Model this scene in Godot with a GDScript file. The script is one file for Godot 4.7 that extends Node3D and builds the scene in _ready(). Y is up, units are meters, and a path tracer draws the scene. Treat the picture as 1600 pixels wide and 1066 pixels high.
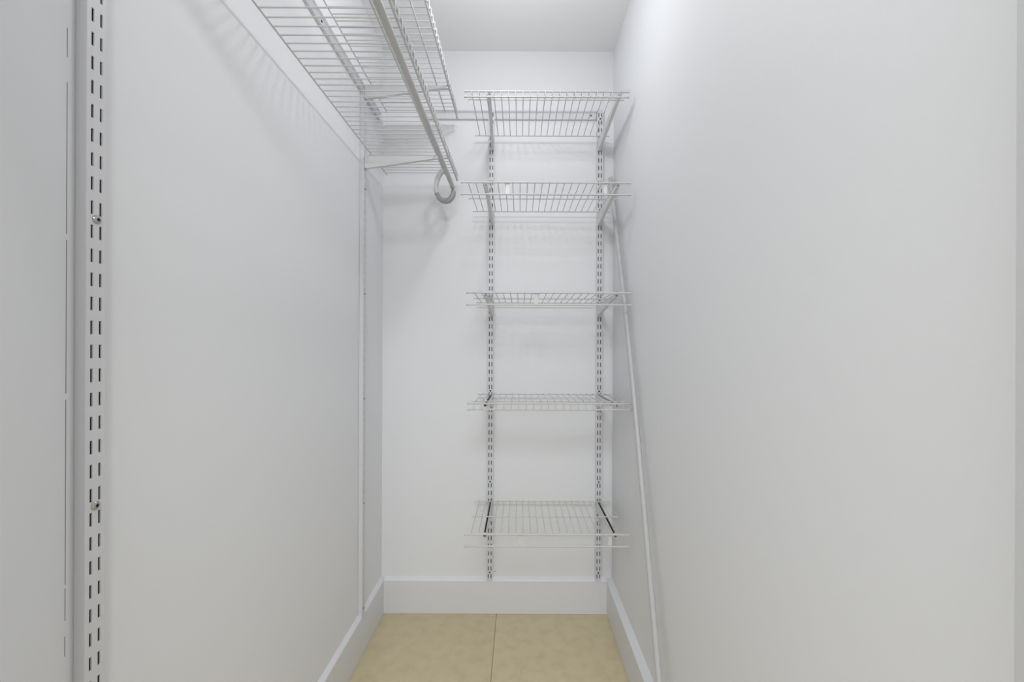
extends Node3D

const EYE := 1.126          # camera height above the floor
const BACK := 1.728         # distance of the back wall
const LEFT := -0.583
const RIGHT := 0.395
const TOP := 1.259
const FOCAL := 635.0        # pixels, 1600 x 1066

var mats := {}
var used := {}

# ---------------------------------------------------------------- helpers
func w(x: float, y: float, z: float) -> Vector3:      # metres right of / above / in front of the lens
	return Vector3(x, y + EYE, -z)

func paint(called: String, c: Color, rough := 0.6, metal := 0.0) -> StandardMaterial3D:
	var m := StandardMaterial3D.new()
	m.albedo_color = c
	m.roughness = rough
	m.metallic = metal
	m.resource_name = called
	mats[called] = m
	return m

func tri(st: SurfaceTool, a: Vector3, b: Vector3, c: Vector3, na: Vector3, nb: Vector3, nc: Vector3) -> void:   # clockwise seen from the side the normals look to
	var g := (b - a).cross(c - a)
	if g.length_squared() < 1e-18:
		return
	var swap := g.dot(na + nb + nc) > 0.0
	st.set_normal(na)
	st.add_vertex(a)
	st.set_normal(nc if swap else nb)
	st.add_vertex(c if swap else b)
	st.set_normal(nb if swap else nc)
	st.add_vertex(b if swap else c)

func tube(st: SurfaceTool, pts: Array, r: float, sides := 8, closed := false) -> void:
	var n := pts.size()
	var rings := []
	var norms := []
	var up := Vector3.ZERO
	for i in n:
		var a: Vector3 = pts[(i - 1 + n) % n] if closed else pts[max(i - 1, 0)]
		var b: Vector3 = pts[(i + 1) % n] if closed else pts[min(i + 1, n - 1)]
		var d := (b - a).normalized()
		if up == Vector3.ZERO:
			up = Vector3.UP if absf(d.y) < 0.9 else Vector3.RIGHT
		var s := d.cross(up).normalized()
		up = s.cross(d).normalized()
		var ring := []
		var nr := []
		for k in sides:
			var t := TAU * k / sides
			var o := s * cos(t) + up * sin(t)
			ring.append(pts[i] + o * r)
			nr.append(o)
		rings.append(ring)
		norms.append(nr)
	var last := n if closed else n - 1
	for i in last:
		var j := (i + 1) % n
		for k in sides:
			var l := (k + 1) % sides
			tri(st, rings[i][k], rings[j][k], rings[j][l], norms[i][k], norms[j][k], norms[j][l])
			tri(st, rings[i][k], rings[j][l], rings[i][l], norms[i][k], norms[j][l], norms[i][l])
	if not closed:
		for e in [0, n - 1]:
			var d: Vector3 = (pts[0] - pts[1]).normalized() if e == 0 else (pts[n - 1] - pts[n - 2]).normalized()
			for k in range(1, sides - 1):
				tri(st, rings[e][0], rings[e][k], rings[e][k + 1], d, d, d)

func new_st() -> SurfaceTool:
	var st := SurfaceTool.new()
	st.begin(Mesh.PRIMITIVE_TRIANGLES)
	return st

func face(st: SurfaceTool, p: Array, out: Vector3) -> void:     # a convex face whose front looks along out
	var n: Vector3 = (p[1] - p[0]).cross(p[2] - p[0]).normalized()
	if n.dot(out) < 0.0:
		n = -n
	else:
		p = p.duplicate()
		p.reverse()
	for i in range(1, p.size() - 1):
		for q in [0, i, i + 1]:
			st.set_normal(n)
			st.add_vertex(p[q])

func block(st: SurfaceTool, a: Vector3, b: Vector3, cham := 0.0) -> void:    # box between two corners, edges chamfered
	var lo := Vector3(minf(a.x, b.x), minf(a.y, b.y), minf(a.z, b.z))
	var hi := Vector3(maxf(a.x, b.x), maxf(a.y, b.y), maxf(a.z, b.z))
	var c := (lo + hi) / 2.0
	var h := (hi - lo) / 2.0
	var i := h - Vector3.ONE * cham
	for ax in 3:
		var u := (ax + 1) % 3
		var v := (ax + 2) % 3
		for s in [-1.0, 1.0]:
			var q := []
			for e in [[-1, -1], [1, -1], [1, 1], [-1, 1]]:
				var p := c
				p[ax] += s * h[ax]
				p[u] += e[0] * i[u]
				p[v] += e[1] * i[v]
				q.append(p)
			var o := Vector3.ZERO
			o[ax] = s
			face(st, q, o)
			if cham > 0.0:
				for t in [-1.0, 1.0]:       # edge between axis ax (sign s) and axis u (sign t)
					var r := []
					for e in [-1.0, 1.0]:
						var p := c
						p[ax] += s * h[ax]; p[u] += t * i[u]; p[v] += e * i[v]
						r.append(p)
					for e in [1.0, -1.0]:
						var p := c
						p[ax] += s * i[ax]; p[u] += t * h[u]; p[v] += e * i[v]
						r.append(p)
					var oo := Vector3.ZERO
					oo[ax] = s; oo[u] = t
					face(st, r, oo)
	if cham > 0.0:
		for sx in [-1.0, 1.0]:
			for sy in [-1.0, 1.0]:
				for sz in [-1.0, 1.0]:
					var s := Vector3(sx, sy, sz)
					face(st, [c + Vector3(h.x, i.y, i.z) * s, c + Vector3(i.x, h.y, i.z) * s, c + Vector3(i.x, i.y, h.z) * s], s)

func prism(st: SurfaceTool, poly: Array, at: Vector3, ax: Vector3, ay: Vector3, along: Vector3) -> void:   # a 2D polygon swept along a vector
	var a := []
	for p in poly:
		a.append(at + ax * p.x + ay * p.y)
	var mid := Vector3.ZERO
	for p in a:
		mid += p / a.size()
	var flat := PackedVector2Array()
	for p in poly:
		flat.append(p)
	var idx := Geometry2D.triangulate_polygon(flat)
	for k in range(0, idx.size(), 3):
		face(st, [a[idx[k]], a[idx[k + 1]], a[idx[k + 2]]], -along)
		face(st, [a[idx[k]] + along, a[idx[k + 1]] + along, a[idx[k + 2]] + along], along)
	var area := 0.0
	for k in poly.size():
		area += poly[k].cross(poly[(k + 1) % poly.size()])
	for k in a.size():
		var l := (k + 1) % a.size()
		var d: Vector2 = poly[l] - poly[k]
		var o2 := Vector2(d.y, -d.x) * signf(area)
		face(st, [a[k], a[l], a[l] + along, a[k] + along], ax * o2.x + ay * o2.y)

func lathe(st: SurfaceTool, at: Vector3, axis: Vector3, prof: Array, sides := 20) -> void:     # prof: Vector2(radius, height along the axis)
	var s := axis.cross(Vector3.UP if absf(axis.y) < 0.9 else Vector3.RIGHT).normalized()
	var t := axis.cross(s).normalized()
	for i in prof.size() - 1:
		var p: Vector2 = prof[i]
		var q: Vector2 = prof[i + 1]
		var d := (q - p).normalized()
		for k in sides:
			var a0 := TAU * k / sides
			var a1 := TAU * (k + 1) / sides
			var r0 := s * cos(a0) + t * sin(a0)
			var r1 := s * cos(a1) + t * sin(a1)
			var n0 := (r0 * d.y - axis * d.x).normalized()
			var n1 := (r1 * d.y - axis * d.x).normalized()
			var v := [[at + r0 * p.x + axis * p.y, n0], [at + r1 * p.x + axis * p.y, n1], [at + r1 * q.x + axis * q.y, n1], [at + r0 * q.x + axis * q.y, n0]]
			tri(st, v[0][0], v[1][0], v[2][0], v[0][1], v[1][1], v[2][1])
			tri(st, v[0][0], v[2][0], v[3][0], v[0][1], v[2][1], v[3][1])

func numbered(called: String) -> String:
	if not used.has(called):
		used[called] = 0
		return called
	used[called] += 1
	return "%s_%03d" % [called, used[called]]

func obj(called: String, st: SurfaceTool, m: Material, parent: Node3D = null) -> MeshInstance3D:
	return put(called, st.commit(), m, parent)

func put(called: String, mesh: Mesh, m: Material, parent: Node3D = null) -> MeshInstance3D:
	var o := MeshInstance3D.new()
	o.mesh = mesh
	o.material_override = m
	if parent:
		o.name = called
		parent.add_child(o, true)
	else:
		o.name = numbered(called)
		add_child(o, true)
	return o

func thing(called: String, label: String, category: String, at := Vector3.ZERO, group := "") -> Node3D:
	var o := Node3D.new()
	o.name = numbered(called)
	o.position = at
	add_child(o, true)
	o.set_meta("label", label)
	o.set_meta("category", category)
	if group != "":
		o.set_meta("group", group)
	return o

func struct(called: String, st: SurfaceTool, m: Material, label: String, category: String) -> MeshInstance3D:
	var o := obj(called, st, m)
	o.set_meta("kind", "structure")
	o.set_meta("label", label)
	o.set_meta("category", category)
	return o

func noise_tex(freq: float, oct: int, seed_: int, ramp: Gradient = null, normal := false, bump := 1.0, size := 512) -> NoiseTexture2D:
	var n := FastNoiseLite.new()
	n.noise_type = FastNoiseLite.TYPE_SIMPLEX_SMOOTH
	n.frequency = freq
	n.fractal_octaves = oct
	n.seed = seed_
	var t := NoiseTexture2D.new()
	t.width = size
	t.height = size
	t.seamless = true
	t.noise = n
	if ramp:
		t.color_ramp = ramp
	t.as_normal_map = normal
	t.bump_strength = bump
	return t

# ---------------------------------------------------------------- scene
func _ready() -> void:
	# camera
	var cam := Camera3D.new()
	cam.name = "camera"
	cam.projection = Camera3D.PROJECTION_FRUSTUM
	cam.near = 0.05
	cam.far = 50.0
	cam.size = cam.near * 1066.0 / FOCAL
	cam.frustum_offset = Vector2(-12.0, 10.0) / FOCAL * cam.near
	cam.position = Vector3(0, EYE, 0)
	cam.rotation.z = 0.0042
	add_child(cam)
	cam.current = true
	# sky (only reaches the rooms through nothing: both are closed) and exposure
	var env := Environment.new()
	env.background_mode = Environment.BG_COLOR
	env.background_color = Color(0.8, 0.83, 0.88)
	env.tonemap_mode = Environment.TONE_MAPPER_LINEAR
	env.tonemap_exposure = 1.0
	env.sdfgi_enabled = true
	env.ssao_enabled = true
	env.ssil_enabled = true
	var we := WorldEnvironment.new()
	we.environment = env
	add_child(we)

	make_materials()
	room()
	adjoining_room()
	ceiling_lamp(w(-0.05, 1.04, 1.10))
	back_wall_fittings()
	left_wall_fittings()
	leaning_pole()

func make_materials() -> void:
	var wall := paint("wall_paint", Color(0.935, 0.938, 0.95), 0.55)
	wall.normal_enabled = true
	wall.normal_texture = noise_tex(0.05, 4, 11, null, true, 1.5)
	wall.normal_scale = 0.12
	wall.uv1_triplanar = true
	wall.uv1_world_triplanar = true
	wall.uv1_scale = Vector3.ONE * 2.2
	var ceil_ := paint("ceiling_paint", Color(0.955, 0.955, 0.96), 0.8)
	ceil_.normal_enabled = true
	ceil_.normal_texture = noise_tex(0.06, 4, 12, null, true, 1.5)
	ceil_.normal_scale = 0.1
	ceil_.uv1_triplanar = true
	ceil_.uv1_world_triplanar = true
	ceil_.uv1_scale = Vector3.ONE * 2.5
	paint("baseboard_paint", Color(0.90, 0.902, 0.915), 0.4)
	paint("enamel", Color(0.81, 0.81, 0.81), 0.35)             # white coated wire
	paint("bracket_enamel", Color(0.88, 0.88, 0.885), 0.4)
	paint("track_enamel", Color(0.87, 0.87, 0.885), 0.4)
	paint("hollow_shade", Color(0.12, 0.12, 0.14), 0.7)          # dark colour stands in for shade inside the channels
	paint("dark_screw", Color(0.06, 0.06, 0.06), 0.5)
	paint("zinc", Color(0.72, 0.71, 0.69), 0.28, 0.9)
	paint("rod_enamel", Color(0.76, 0.76, 0.76), 0.4)
	paint("clear_plastic", Color(0.86, 0.86, 0.86), 0.3)
	paint("grey_plastic", Color(0.68, 0.68, 0.68), 0.45)
	paint("grout", Color(0.66, 0.60, 0.49), 0.9)
	paint("gap", Color(0.60, 0.59, 0.58), 0.95)
	paint("porcelain", Color(0.9, 0.9, 0.88), 0.25)
	for k in 3:
		var g := Gradient.new()
		var b := [0.0, 0.012, -0.010][k] as float
		g.offsets = PackedFloat32Array([0.0, 0.35, 0.55, 0.75, 1.0])
		g.colors = PackedColorArray([Color(0.775 + b, 0.715 + b, 0.575 + b), Color(0.80 + b, 0.745 + b, 0.61 + b), Color(0.81 + b, 0.76 + b, 0.625 + b), Color(0.815 + b, 0.765 + b, 0.63 + b), Color(0.835 + b, 0.79 + b, 0.665 + b)])
		var t := paint("stone_%d" % k, Color.WHITE, 0.32)
		t.albedo_texture = noise_tex(0.012, 6, 40 + k, g, false, 1.0, 1024)
		t.uv1_triplanar = true
		t.uv1_world_triplanar = true
		t.uv1_scale = Vector3.ONE * 1.3

# ---------------------------------------------------------------- the room
func room() -> void:
	var st := new_st()
	block(st, w(-2.0, -EYE - 0.12, -2.7), w(2.0, -EYE - 0.004, BACK + 0.12))
	var fl := struct("floor", st, mats.grout, "beige polished stone tile floor of the closet", "floor")
	# tiles 0.6 m, one joint in view
	var shapes := {}
	var n := 0
	for iz in range(-7, 1):
		for ix in range(-4, 4):
			var x0 := maxf(-0.093 + ix * 0.6, -1.95)
			var x1 := minf(-0.093 + (ix + 1) * 0.6, 1.95)
			var z0 := maxf(1.155 + iz * 0.6, -2.65)
			var z1 := minf(1.155 + (iz + 1) * 0.6, BACK)
			if x1 - x0 < 0.05 or z1 - z0 < 0.05:
				continue
			if z0 > 0.5 and (x0 > RIGHT or x1 < LEFT):
				continue
			var q := new_st()
			block(q, w(x0 + 0.0009, -EYE - 0.012, z0 + 0.0009), w(x1 - 0.0009, -EYE, z1 - 0.0009), 0.0006)
			obj("tile", q, mats["stone_%d" % (n % 3)], fl)
			n += 1
	st = new_st()
	block(st, w(-2.0, TOP, -2.7), w(2.0, TOP + 0.12, BACK + 0.12))
	struct("ceiling", st, mats.ceiling_paint, "flat white painted ceiling above the closet", "ceiling")
	st = new_st()
	block(st, w(-2.0, -EYE, BACK), w(2.0, TOP, BACK + 0.12))
	var wb := struct("wall_back", st, mats.wall_paint, "white painted end wall behind the five stacked wire shelves", "wall")
	st = new_st()
	lathe(st, w(-0.1015, -0.953, BACK), w(0, -EYE, -1), [Vector2(0.0, 0.0004), Vector2(0.0016, 0.0003), Vector2(0.0018, 0.0)], 8)
	obj("nail_hole", st, mats.dark_screw, wb)
	st = new_st()
	block(st, w(LEFT - 0.12, -EYE, 0.5314), w(LEFT, TOP, BACK))
	struct("wall_left", st, mats.wall_paint, "long white painted wall carrying the two tall shelves' uprights at left", "wall")
	st = new_st()
	block(st, w(RIGHT, -EYE, 0.3237), w(RIGHT + 0.12, TOP, BACK))
	struct("wall_right", st, mats.wall_paint, "bare white painted wall with a pole leaning on it", "wall")
	# angled returns beside the doorway
	st = new_st()
	prism(st, [Vector2(LEFT, 0.5314), Vector2(-0.431, 0.297), Vector2(-0.60, 0.297), Vector2(LEFT - 0.12, 0.5314)], w(0, -EYE, 0), Vector3.RIGHT, Vector3.FORWARD, Vector3.UP * (TOP + EYE))
	var tr := struct("trim_1", st, mats.wall_paint, "white angled return panel at the far left edge beside the nearest slotted upright", "trim")
	st = new_st()
	for seg in [[0.398, 0.362], [0.33, 0.14], [0.132, -0.06], [-0.068, -0.30], [-0.305, -0.345], [-0.365, -0.39]]:
		prism(st, [Vector2(-0.56885, 0.5102), Vector2(-0.56785, 0.5086), Vector2(-0.57, 0.5080), Vector2(-0.571, 0.5096)], w(0, seg[1], 0), Vector3.RIGHT, Vector3.FORWARD, Vector3.UP * (seg[0] - seg[1]))
	obj("crack", st, mats.gap, tr)
	st = new_st()
	prism(st, [Vector2(RIGHT, 0.3237), Vector2(0.361, 0.25), Vector2(0.50, 0.25), Vector2(RIGHT + 0.12, 0.3237)], w(0, -EYE, 0), Vector3.RIGHT, Vector3.FORWARD, Vector3.UP * (TOP + EYE))
	struct("trim_2", st, mats.wall_paint, "narrow white angled return at the extreme right edge of the bare wall", "trim")
	# baseboards: flat face with a sloped top
	var prof := [Vector2(0, 0.001), Vector2(1, 0.001), Vector2(1, 0.139), Vector2(0.85, 0.1425), Vector2(0, 0.152)]
	var run := func(thick: float) -> Array:
		var p := []
		for v in prof:
			p.append(Vector2(v.x * thick, v.y))
		return p
	st = new_st()
	prism(st, run.call(0.014), w(LEFT, -EYE, 0.535), Vector3.RIGHT, Vector3.UP, Vector3(0, 0, -(BACK - 0.535)))
	struct("baseboard_left", st, mats.baseboard_paint, "tall white baseboard along the foot of the left wall", "baseboard")
	st = new_st()
	prism(st, run.call(0.023), w(RIGHT, -EYE, 0.33), Vector3.LEFT, Vector3.UP, Vector3(0, 0, -(BACK - 0.33)))
	struct("baseboard_right", st, mats.baseboard_paint, "tall white baseboard along the foot of the bare right wall", "baseboard")
	st = new_st()
	prism(st, run.call(0.014), w(LEFT + 0.014, -EYE, BACK), Vector3.BACK, Vector3.UP, Vector3(RIGHT - LEFT - 0.037, 0, 0))
	struct("baseboard_back", st, mats.baseboard_paint, "tall white baseboard across the end wall under the lowest shelf", "baseboard")

func adjoining_room() -> void:
	var st := new_st()
	block(st, w(-2.0, -EYE, 0.14), w(-0.431, TOP, 0.297))
	block(st, w(0.361, -EYE, 0.14), w(2.0, TOP, 0.25))
	struct("wall_front", st, mats.wall_paint, "white wall on both sides of the open closet doorway", "wall")
	st = new_st()
	block(st, w(-2.0, -EYE, -2.7), w(-1.9, TOP, 0.14))
	struct("wall_west", st, mats.wall_paint, "white side wall of the room outside the closet, at left behind", "wall")
	st = new_st()
	block(st, w(1.9, -EYE, -2.7), w(2.0, TOP, 0.14))
	struct("wall_east", st, mats.wall_paint, "white side wall of the room outside the closet, at right behind", "wall")
	st = new_st()
	block(st, w(-1.9, -EYE, -2.7), w(1.9, TOP, -2.6))
	struct("wall_rear", st, mats.wall_paint, "white far wall of the room outside the closet", "wall")
	# made-up fill panel on its ceiling, brightens the closet through the doorway
	var t := thing("added_fill_panel", "added square fill panel on the ceiling outside the closet doorway", "fill light", w(0, TOP, -0.92))
	st = new_st()
	block(st, Vector3(-0.46, -0.03, -0.46), Vector3(0.46, 0, 0.46), 0.004)
	obj("frame", st, mats.enamel, t)
	st = new_st()
	block(st, Vector3(-0.42, -0.034, -0.42), Vector3(0.42, -0.0305, 0.42), 0.001)
	var glow := paint("fill_glow", Color(0.9, 0.9, 0.9), 0.6)
	glow.emission_enabled = true
	glow.emission = Color(1, 0.98, 0.96)
	glow.emission_energy_multiplier = 1.6
	obj("diffuser", st, glow, t)
	var a := AreaLight3D.new()
	a.name = "fill_lamp"
	a.area_size = Vector2(0.84, 0.84)
	a.light_color = Color(0.958, 0.975, 0.99)
	a.light_energy = FILL_PANEL
	a.shadow_enabled = true
	a.rotation.x = -PI / 2
	a.position = Vector3(0, -0.037, 0)
	t.add_child(a)

const FILL_PANEL := 4.72
const BULB := 0.101

func ceiling_lamp(at: Vector3) -> void:
	var top := EYE + TOP - at.y
	var t := thing("ceiling_lamp", "bare round bulb on a white ceiling lampholder above the closet shelves", "ceiling lamp", Vector3(at.x, EYE + TOP, at.z))
	var st := new_st()
	lathe(st, Vector3.ZERO, Vector3.DOWN, [Vector2(0.0, 0.0), Vector2(0.085, 0.0), Vector2(0.085, 0.012), Vector2(0.075, 0.022), Vector2(0.0, 0.024)], 32)
	obj("canopy", st, mats.porcelain, t)
	st = new_st()
	lathe(st, Vector3.ZERO, Vector3.DOWN, [Vector2(0.0, 0.023), Vector2(0.012, 0.023), Vector2(0.012, top - 0.095), Vector2(0.0, top - 0.095)], 16)
	obj("stem", st, mats.porcelain, t)
	st = new_st()
	lathe(st, Vector3.ZERO, Vector3.DOWN, [Vector2(0.0, top - 0.096), Vector2(0.02, top - 0.096), Vector2(0.022, top - 0.05), Vector2(0.018, top - 0.036), Vector2(0.0, top - 0.036)], 20)
	obj("socket", st, mats.porcelain, t)
	st = new_st()
	var p := []
	for k in 17:
		var an := PI * k / 16.0
		p.append(Vector2(sin(an) * 0.036, top - cos(an) * 0.036))
	lathe(st, Vector3.ZERO, Vector3.DOWN, p, 28)
	var glow := paint("bulb_glow", Color(0.95, 0.95, 0.95), 0.4)
	glow.emission_enabled = true
	glow.emission = Color(1, 0.985, 0.97)
	glow.emission_energy_multiplier = 2.0
	obj("bulb", st, glow, t)
	var l := OmniLight3D.new()
	l.name = "bulb_light"
	l.light_color = Color(0.970, 0.980, 0.99)
	l.light_energy = BULB
	l.light_size = 0.034
	l.omni_range = 8.0
	l.omni_attenuation = 2.0
	l.shadow_enabled = true
	l.position = Vector3(0, -top, 0)
	t.add_child(l)

# ---------------------------------------------------------------- slotted uprights
# local axes: x along the wall, y up, z out of the wall; origin at the wall at eye height
func upright(label: String, at: Vector3, turn: float, y0: float, y1: float, slot_y: float, hole_y: float, zinc_screws: bool) -> Node3D:
	const DEEP := 0.0155
	const HALF := 0.0127
	const SX := 0.0055      # slot column offset
	const SW := 0.0017      # slot half width
	const SH := 0.0090      # slot half height
	const PITCH := 0.0319
	var t := thing("slotted_upright", label, "shelf upright", at, "slotted shelf uprights")
	t.rotation.y = turn
	var st := new_st()
	for s in [-1.0, 1.0]:
		block(st, Vector3(s * HALF, y0, 0.0005), Vector3(s * (HALF - 0.0015), y1, DEEP), 0.0004)
	# face plate with real slots: strips beside the slots, bridges between them
	var xs := [-HALF + 0.0012, -SX - SW, -SX + SW, SX - SW, SX + SW, HALF - 0.0012]
	for k in [0, 2, 4]:
		block(st, Vector3(xs[k], y0, DEEP - 0.0018), Vector3(xs[k + 1], y1, DEEP))
	for s in [-1.0, 1.0]:
		var y := y0
		var k := ceili((y0 + SH + 0.004 - slot_y) / PITCH)
		while true:
			var c := slot_y + k * PITCH
			if c + SH > y1 - 0.004:
				break
			block(st, Vector3(s * SX - SW, y, DEEP - 0.0018), Vector3(s * SX + SW, c - SH, DEEP))
			y = c + SH
			k += 1
		block(st, Vector3(s * SX - SW, y, DEEP - 0.0018), Vector3(s * SX + SW, y1, DEEP))
	obj("channel", st, mats.track_enamel, t)
	st = new_st()
	block(st, Vector3(-HALF + 0.0016, y0 + 0.001, 0.001), Vector3(HALF - 0.0016, y1 - 0.001, DEEP - 0.004))  # solid dark block in place of the shade behind the slots
	obj("shade_fill", st, mats.hollow_shade, t).set_meta("label", "dark fill standing in for the shaded hollow behind the slots")
	var hy := hole_y
	while hy > y0 + 0.39:
		hy -= PITCH * 12
	while hy < y1 - 0.01:
		if hy > y0 + 0.01:
			st = new_st()
			if zinc_screws:
				lathe(st, Vector3(0, hy, DEEP), Vector3(0, 0, 1), [Vector2(0.0058, 0.0), Vector2(0.0056, 0.0012), Vector2(0.0045, 0.0024), Vector2(0.0022, 0.0031), Vector2(0.0020, 0.0016), Vector2(0.0, 0.0014)], 18)
				var sc := obj("screw", st, mats.zinc, t)
				st = new_st()
				block(st, Vector3(-0.0019, hy - 0.0006, DEEP + 0.0013), Vector3(0.0019, hy + 0.0006, DEEP + 0.0029))
				block(st, Vector3(-0.0006, hy - 0.0019, DEEP + 0.0013), Vector3(0.0006, hy + 0.0019, DEEP + 0.0028))
				obj("screw_recess", st, mats.dark_screw, sc)
			else:
				lathe(st, Vector3(0, hy, DEEP), Vector3(0, 0, 1), [Vector2(0.0036, 0.0), Vector2(0.0034, 0.0005), Vector2(0.0, 0.0007)], 14)
				obj("screw", st, mats.dark_screw, t)
		hy += PITCH * 12
	return t

# the horizontal rail at the top: x along, y up, z out
func hang_rail(label: String, at: Vector3, turn: float, x0: float, x1: float, y0: float, y1: float, screws: Array) -> void:
	var t := thing("hang_rail", label, "hanging rail", at)
	t.rotation.y = turn
	var st := new_st()
	var h := y1 - y0
	prism(st, [Vector2(0.0004, 0), Vector2(0.009, 0), Vector2(0.0105, 0.0015), Vector2(0.0105, 0.006), Vector2(0.004, 0.010), Vector2(0.004, h - 0.010), Vector2(0.0105, h - 0.006), Vector2(0.0105, h - 0.0015), Vector2(0.009, h), Vector2(0.0004, h)], Vector3(x0, y0, 0), Vector3(0, 0, 1), Vector3.UP, Vector3(x1 - x0, 0, 0))
	obj("rail", st, mats.track_enamel, t)
	for x in screws:
		st = new_st()
		lathe(st, Vector3(x, (y0 + y1) / 2 , 0.004), Vector3(0, 0, 1), [Vector2(0.0034, 0.0), Vector2(0.003, 0.0015), Vector2(0.0, 0.002)], 12)
		obj("screw", st, mats.dark_screw, t)

# ---------------------------------------------------------------- shelf brackets
# local: x out from the upright's face, y up (0 = bearing edge), z along the wall
func bracket(label: String, at: Vector3, turn: float, long: float, group: String) -> Node3D:
	var t := thing("shelf_bracket", label, "shelf bracket", at, group)
	t.rotation.y = turn
	var side := [Vector2(0.0015, 0), Vector2(0.0015, -0.047), Vector2(0.006, -0.049), Vector2(long * 0.86, -0.0115), Vector2(long - 0.006, -0.010), Vector2(long - 0.002, -0.006), Vector2(long - 0.002, -0.001), Vector2(long - 0.004, 0)]
	var st := new_st()
	for s in [-0.0056, 0.0044]:
		prism(st, side, Vector3(0, 0, s), Vector3.RIGHT, Vector3.UP, Vector3(0, 0, 0.0012))
	prism(st, [Vector2(0.0015, -0.0465), Vector2(0.006, -0.049), Vector2(long * 0.86, -0.0115), Vector2(long - 0.003, -0.0095), Vector2(long - 0.003, -0.0083), Vector2(long * 0.86, -0.0103), Vector2(0.006, -0.0478)], Vector3(0, 0, -0.0046), Vector3.RIGHT, Vector3.UP, Vector3(0, 0, 0.0092))
	obj("channel", st, mats.bracket_enamel, t)
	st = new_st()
	prism(st, [Vector2(0.003, -0.006), Vector2(0.003, -0.045), Vector2(0.008, -0.047), Vector2(long * 0.86, -0.0098), Vector2(long - 0.01, -0.0078), Vector2(long - 0.01, -0.005)], Vector3(0, 0, -0.0043), Vector3.RIGHT, Vector3.UP, Vector3(0, 0, 0.0086))  # dark fill painted in for the shade of the open channel
	obj("shade_fill", st, mats.hollow_shade, t).set_meta("label", "dark fill standing in for shade inside the bracket")
	st = new_st()
	block(st, Vector3(long - 0.0125, -0.003, -0.0056), Vector3(long - 0.0055, 0.0035, 0.0056), 0.0008)
	obj("tip", st, mats.bracket_enamel, t)
	for y in [-0.008, -0.040]:
		st = new_st()
		prism(st, [Vector2(0.003, y), Vector2(-0.004, y), Vector2(-0.004, y - 0.009), Vector2(-0.002, y - 0.011), Vector2(-0.0018, y - 0.004), Vector2(0.003, y - 0.004)], Vector3(0, 0, -0.0055 - 0.0006), Vector3.RIGHT, Vector3.UP, Vector3(0, 0, 0.0012))
		obj("hook", st, mats.bracket_enamel, t)
	return t

# ---------------------------------------------------------------- wire shelves
# local: x along the shelf, y up, z = distance from the rear rail towards the front; origin at the rear rail's left end
func wire_shelf(called: String, label: String, at: Vector3, turn: float, tilt: float, long: float, deep: float, mids: Array, lip: float, bent: bool, wire0: float, pitch: float, straps: Array, group: String, drop := 0.0, skip := []) -> Node3D:
	var t := thing(called, label, "wire shelf", at, group)
	t.rotation = Vector3(tilt, turn, 0)
	const RF := 0.0030
	const RS := 0.0023
	const RW := 0.00155
	var st := new_st()
	tube(st, [Vector3(0, 0, 0), Vector3(long, 0, 0)], RS)
	obj("rear_rail", st, mats.enamel, t)
	for m in mids:
		st = new_st()
		tube(st, [Vector3(0.002, 0, m), Vector3(long - 0.002, 0, m)], RS)
		obj("support_rail", st, mats.enamel, t)
	for y in [0.0, -lip]:
		st = new_st()
		tube(st, [Vector3(-0.002, y, deep), Vector3(long + 0.002, y, deep)], RF, 10)
		var fr := obj("front_rail", st, mats.enamel, t)
		for x in [-0.002, long + 0.002]:
			st = new_st()
			var s := -1.0 if x < 0.1 else 1.0
			lathe(st, Vector3(x - s * 0.006, y, deep), Vector3(s, 0, 0), [Vector2(0.0031, 0.0), Vector2(0.0042, 0.0004), Vector2(0.0044, 0.005), Vector2(0.0036, 0.0078), Vector2(0.0, 0.0085)], 12)
			obj("end_cap", st, mats.enamel, fr)
	# deck wires lie on the rails; on the short-lipped kind they bend down over the front
	st = new_st()
	var yy := RS + RW * 0.9
	var path := [Vector3(0, yy, -0.003), Vector3(0, yy, deep - 0.001)]
	if bent:
		path = [Vector3(0, yy, -0.003), Vector3(0, yy, deep), Vector3(0, yy - 0.0006, deep + 0.0030), Vector3(0, yy - 0.003, deep + 0.0044), Vector3(0, -lip * 0.5, deep + 0.0044), Vector3(0, -lip - 0.003, deep + 0.0044)]
	tube(st, path, RW, 6)
	var shape := st.commit()
	var x := wire0
	var k := 0
	while x < long - 0.003:
		if not (k in skip):
			var o := put("wire", shape, mats.enamel, t)
			o.position = Vector3(x, 0, 0)
		x += pitch
		k += 1
	for s in straps:
		st = new_st()
		prism(st, [Vector2(-0.0065, 0.001), Vector2(0.0065, 0.001), Vector2(0.0065, -lip + 0.008), Vector2(0.0028, -lip - 0.001), Vector2(-0.0028, -lip - 0.001), Vector2(-0.0065, -lip + 0.008)], Vector3(s, 0, deep - 0.0052), Vector3.RIGHT, Vector3.UP, Vector3(0, 0, 0.0022))
		obj("strap", st, mats.clear_plastic, t)
	return t

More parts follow.
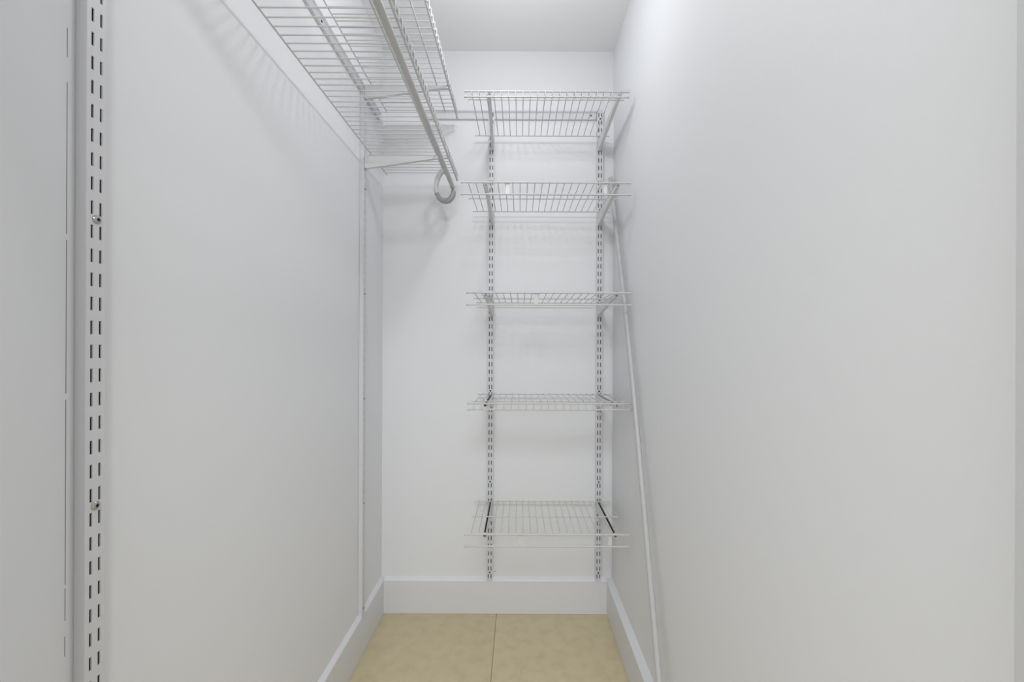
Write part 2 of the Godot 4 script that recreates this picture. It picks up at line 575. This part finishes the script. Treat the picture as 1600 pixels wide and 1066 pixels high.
func back_wall_fittings() -> void:
	const LX := -0.1225
	const RX := 0.3355
	const FACE := BACK - 0.0155
	const REAR := 1.689
	hang_rail("horizontal white hanging rail high across the end wall behind the top shelf", w(0, 0, BACK), 0.0, LEFT + 0.16, RX - 0.0145, 0.965, 1.004, [0.2985])
	upright("slotted white upright on the end wall, left of the pair behind the five shelves", w(LX, 0, BACK), 0.0, -0.987, 1.003, 0.0242, -0.1836, false)
	upright("slotted white upright on the end wall, right of the pair, close to the corner", w(RX, 0, BACK), 0.0, -0.987, 1.003, 0.0242, -0.1836, false)
	# name, y of the deck at the rear, y at the front, x0, x1, front distance, middle rails, lip, bent, straps, skew of brackets
	var rows := [
		["topmost of the five wire shelves on the end wall, short lip, just under ceiling", 0.8790, 0.8765, -0.189, 0.368, 1.3915, [1.438], 0.0185, true, [], 0.030, "topmost"],
		["second wire shelf from the top on the end wall, two widely spaced front rails", 0.5644, 0.5590, -0.198, 0.371, 1.378, [1.535], 0.040, false, [0.1545, 0.487], 0.0, "second"],
		["middle of the five wire shelves on the end wall, at the photographer's eye level", 0.1850, 0.1870, -0.180, 0.378, 1.3905, [1.549], 0.0408, false, [0.236], 0.0, "middle"],
		["fourth wire shelf from the top on the end wall, short lip, seen nearly edge on", -0.1950, -0.1920, -0.174, 0.3845, 1.3895, [1.45], 0.0205, true, [], 0.0, "fourth"],
		["lowest of the five wire shelves on the end wall, above the baseboard", -0.6410, -0.6405, -0.183, 0.376, 1.391, [1.5376], 0.0405, false, [0.187, 0.496], 0.0, "lowest"],
	]
	var words := {"topmost": "the topmost end-wall shelf", "second": "the second end-wall shelf from the top", "middle": "the middle end-wall shelf", "fourth": "the fourth end-wall shelf from the top", "lowest": "the lowest end-wall shelf"}
	for r in rows:
		var x0: float = r[3]
		var deep: float = REAR - r[5]
		var mids := []
		for m in r[6]:
			mids.append(REAR - m)
		var tilt := asin((r[1] - r[2]) / deep)
		wire_shelf("wire_shelf", r[0], w(x0, r[1], REAR), 0.0, tilt, r[4] - x0, deep, mids, r[7], r[8], 0.0195, 0.0254, r[9], "wire shelves on the end wall", 0.0, [21])
		for b in [[LX + 0.005, "left"], [RX - 0.004, "right"]]:
			var o := bracket("white tapered bracket at the %s under %s" % [b[1], words[r[11]]], w(b[0], r[1] - 0.0028, FACE), -PI / 2, FACE - r[5], "brackets of the end-wall shelves")
			o.rotation = Vector3(0, -PI / 2 + r[10], 0)
			o.rotation.z = -tilt

func left_wall_fittings() -> void:
	hang_rail("horizontal white hanging rail along the left wall between its two shelves", w(LEFT, 0, 0), PI / 2, 0.45, 1.672, 0.925, 0.964, [1.18])
	var near := upright("nearest slotted white upright on the left wall with two shiny screws", w(LEFT, 0, 0.5443), PI / 2, -0.987, 0.925, 0.4388, 0.1686, true)
	var far := upright("slotted white upright on the left wall near the corner, seen edge on", w(LEFT, 0, 1.486), PI / 2, -0.987, 0.925, 0.0150, -0.190, false)
	const FACE := LEFT + 0.0155
	const REARX := -0.543
	# shelves run from the doorway end to the corner: local x = away from the viewer
	var z0 := 0.452
	for r in [["upper wire shelf of the two along the left wall, nearest the ceiling", 0.953, 0.957, 0.0205, 1.1435, "the upper left-wall shelf"], ["lower wire shelf of the two along the left wall, above the hanging rod", 0.700, 0.7025, 0.0200, 1.441, "the lower left-wall shelf"]]:
		var deep := 0.285
		var pitch := 0.0249
		var wire0 := fposmod(r[4] - z0, pitch)
		if wire0 < 0.004:
			wire0 += pitch
		wire_shelf("wire_shelf", r[0], w(REARX, r[1], z0), PI / 2, 0.0, 1.20, deep, [deep - 0.0475], r[3], true, wire0, pitch, [], "wire shelves along the left wall")
		for b in [[1.486 - 0.0055, "at the corner end"], [0.5443 + 0.0055, "at the doorway end"]]:
			bracket("white tapered bracket %s under %s" % [b[1], r[5]], w(FACE, r[1] - 0.0028, b[0]), 0.0, -0.258 - FACE, "brackets of the left-wall shelves")
	# hanging rod and the loops that carry it
	var t := thing("hanging_rod", "round white hanging rod below the front edge of the lower left shelf", "clothes rod", w(-0.262, 0.632, 0.5))
	var st := new_st()
	tube(st, [Vector3.ZERO, w(-0.2655, 0.628, 1.594) - w(-0.262, 0.632, 0.5)], 0.0083, 20)
	obj("tube", st, mats.rod_enamel, t)
	st = new_st()
	var e := w(-0.2655, 0.628, 1.594) - w(-0.262, 0.632, 0.5)
	lathe(st, e + Vector3(0, 0, 0.010), Vector3(0, 0, -1), [Vector2(0.0084, 0), Vector2(0.0094, 0.0005), Vector2(0.0094, 0.011), Vector2(0.008, 0.0125), Vector2(0, 0.013)], 20)
	obj("end_cap", st, mats.rod_enamel, t)
	for k in 2:
		var z := [1.607, 0.62][k] as float
		var o := thing("rod_loop", ["white teardrop loop holding the far end of the hanging rod", "white teardrop loop holding the near end of the hanging rod, by the doorway"][k], "rod support", w(-0.305, 0.698, z), "loops of the hanging rod")
		var loop := [Vector2(-0.3075, 0.697), Vector2(-0.318, 0.685), Vector2(-0.3262, 0.668), Vector2(-0.3325, 0.645), Vector2(-0.3335, 0.625), Vector2(-0.3295, 0.606)]
		var low := [Vector2(-0.3295, 0.606), Vector2(-0.321, 0.590), Vector2(-0.309, 0.580), Vector2(-0.296, 0.5765), Vector2(-0.283, 0.580), Vector2(-0.272, 0.590), Vector2(-0.2655, 0.604), Vector2(-0.2635, 0.617)]
		var right := [Vector2(-0.2635, 0.617), Vector2(-0.2665, 0.640), Vector2(-0.275, 0.665), Vector2(-0.288, 0.687), Vector2(-0.3025, 0.697)]
		for part in [["band", loop, 0.0085, mats.clear_plastic], ["cradle", low, 0.0092, mats.grey_plastic], ["band", right, 0.0060, mats.clear_plastic]]:
			st = new_st()
			for dz in [-0.005, 0.005]:
				var pts := []
				for q in part[1]:
					pts.append(w(q.x, q.y, z + dz) - o.position)
				tube(st, pts, part[2], 12)
			obj(part[0], st, part[3], o)

func leaning_pole() -> void:
	var a := w(0.3615, -1.1255, 0.945)
	var b := w(0.3655, -0.866, 1.053)
	var c := w(0.3755, -0.10, 1.353)
	var d := w(0.3770, 0.27, 1.510)
	var e := w(0.3765, 0.712, 1.702)
	var t := thing("leaning_pole", "long thin white pole leaning in the corner against the bare right wall", "pole", a)
	var cu := Curve3D.new()
	var pts := [a, b, c, d, e]
	for k in 5:
		var tan_: Vector3 = (pts[min(k + 1, 4)] - pts[max(k - 1, 0)]) / 6.0
		cu.add_point(pts[k] - a, -tan_ if k > 0 else Vector3.ZERO, tan_ if k < 4 else Vector3.ZERO)
	var line := []
	for k in 33:
		line.append(cu.sample_baked(cu.get_baked_length() * k / 32.0))
	var st := new_st()
	tube(st, line, 0.0080, 18)
	obj("tube", st, mats.rod_enamel, t)
	st = new_st()
	var dir: Vector3 = (line[32] - line[31]).normalized()
	lathe(st, line[32] - dir * 0.006, dir, [Vector2(0.0081, 0), Vector2(0.0087, 0.0004), Vector2(0.0087, 0.006), Vector2(0.006, 0.0085), Vector2(0, 0.009)], 18)
	obj("end_cap", st, mats.clear_plastic, t)
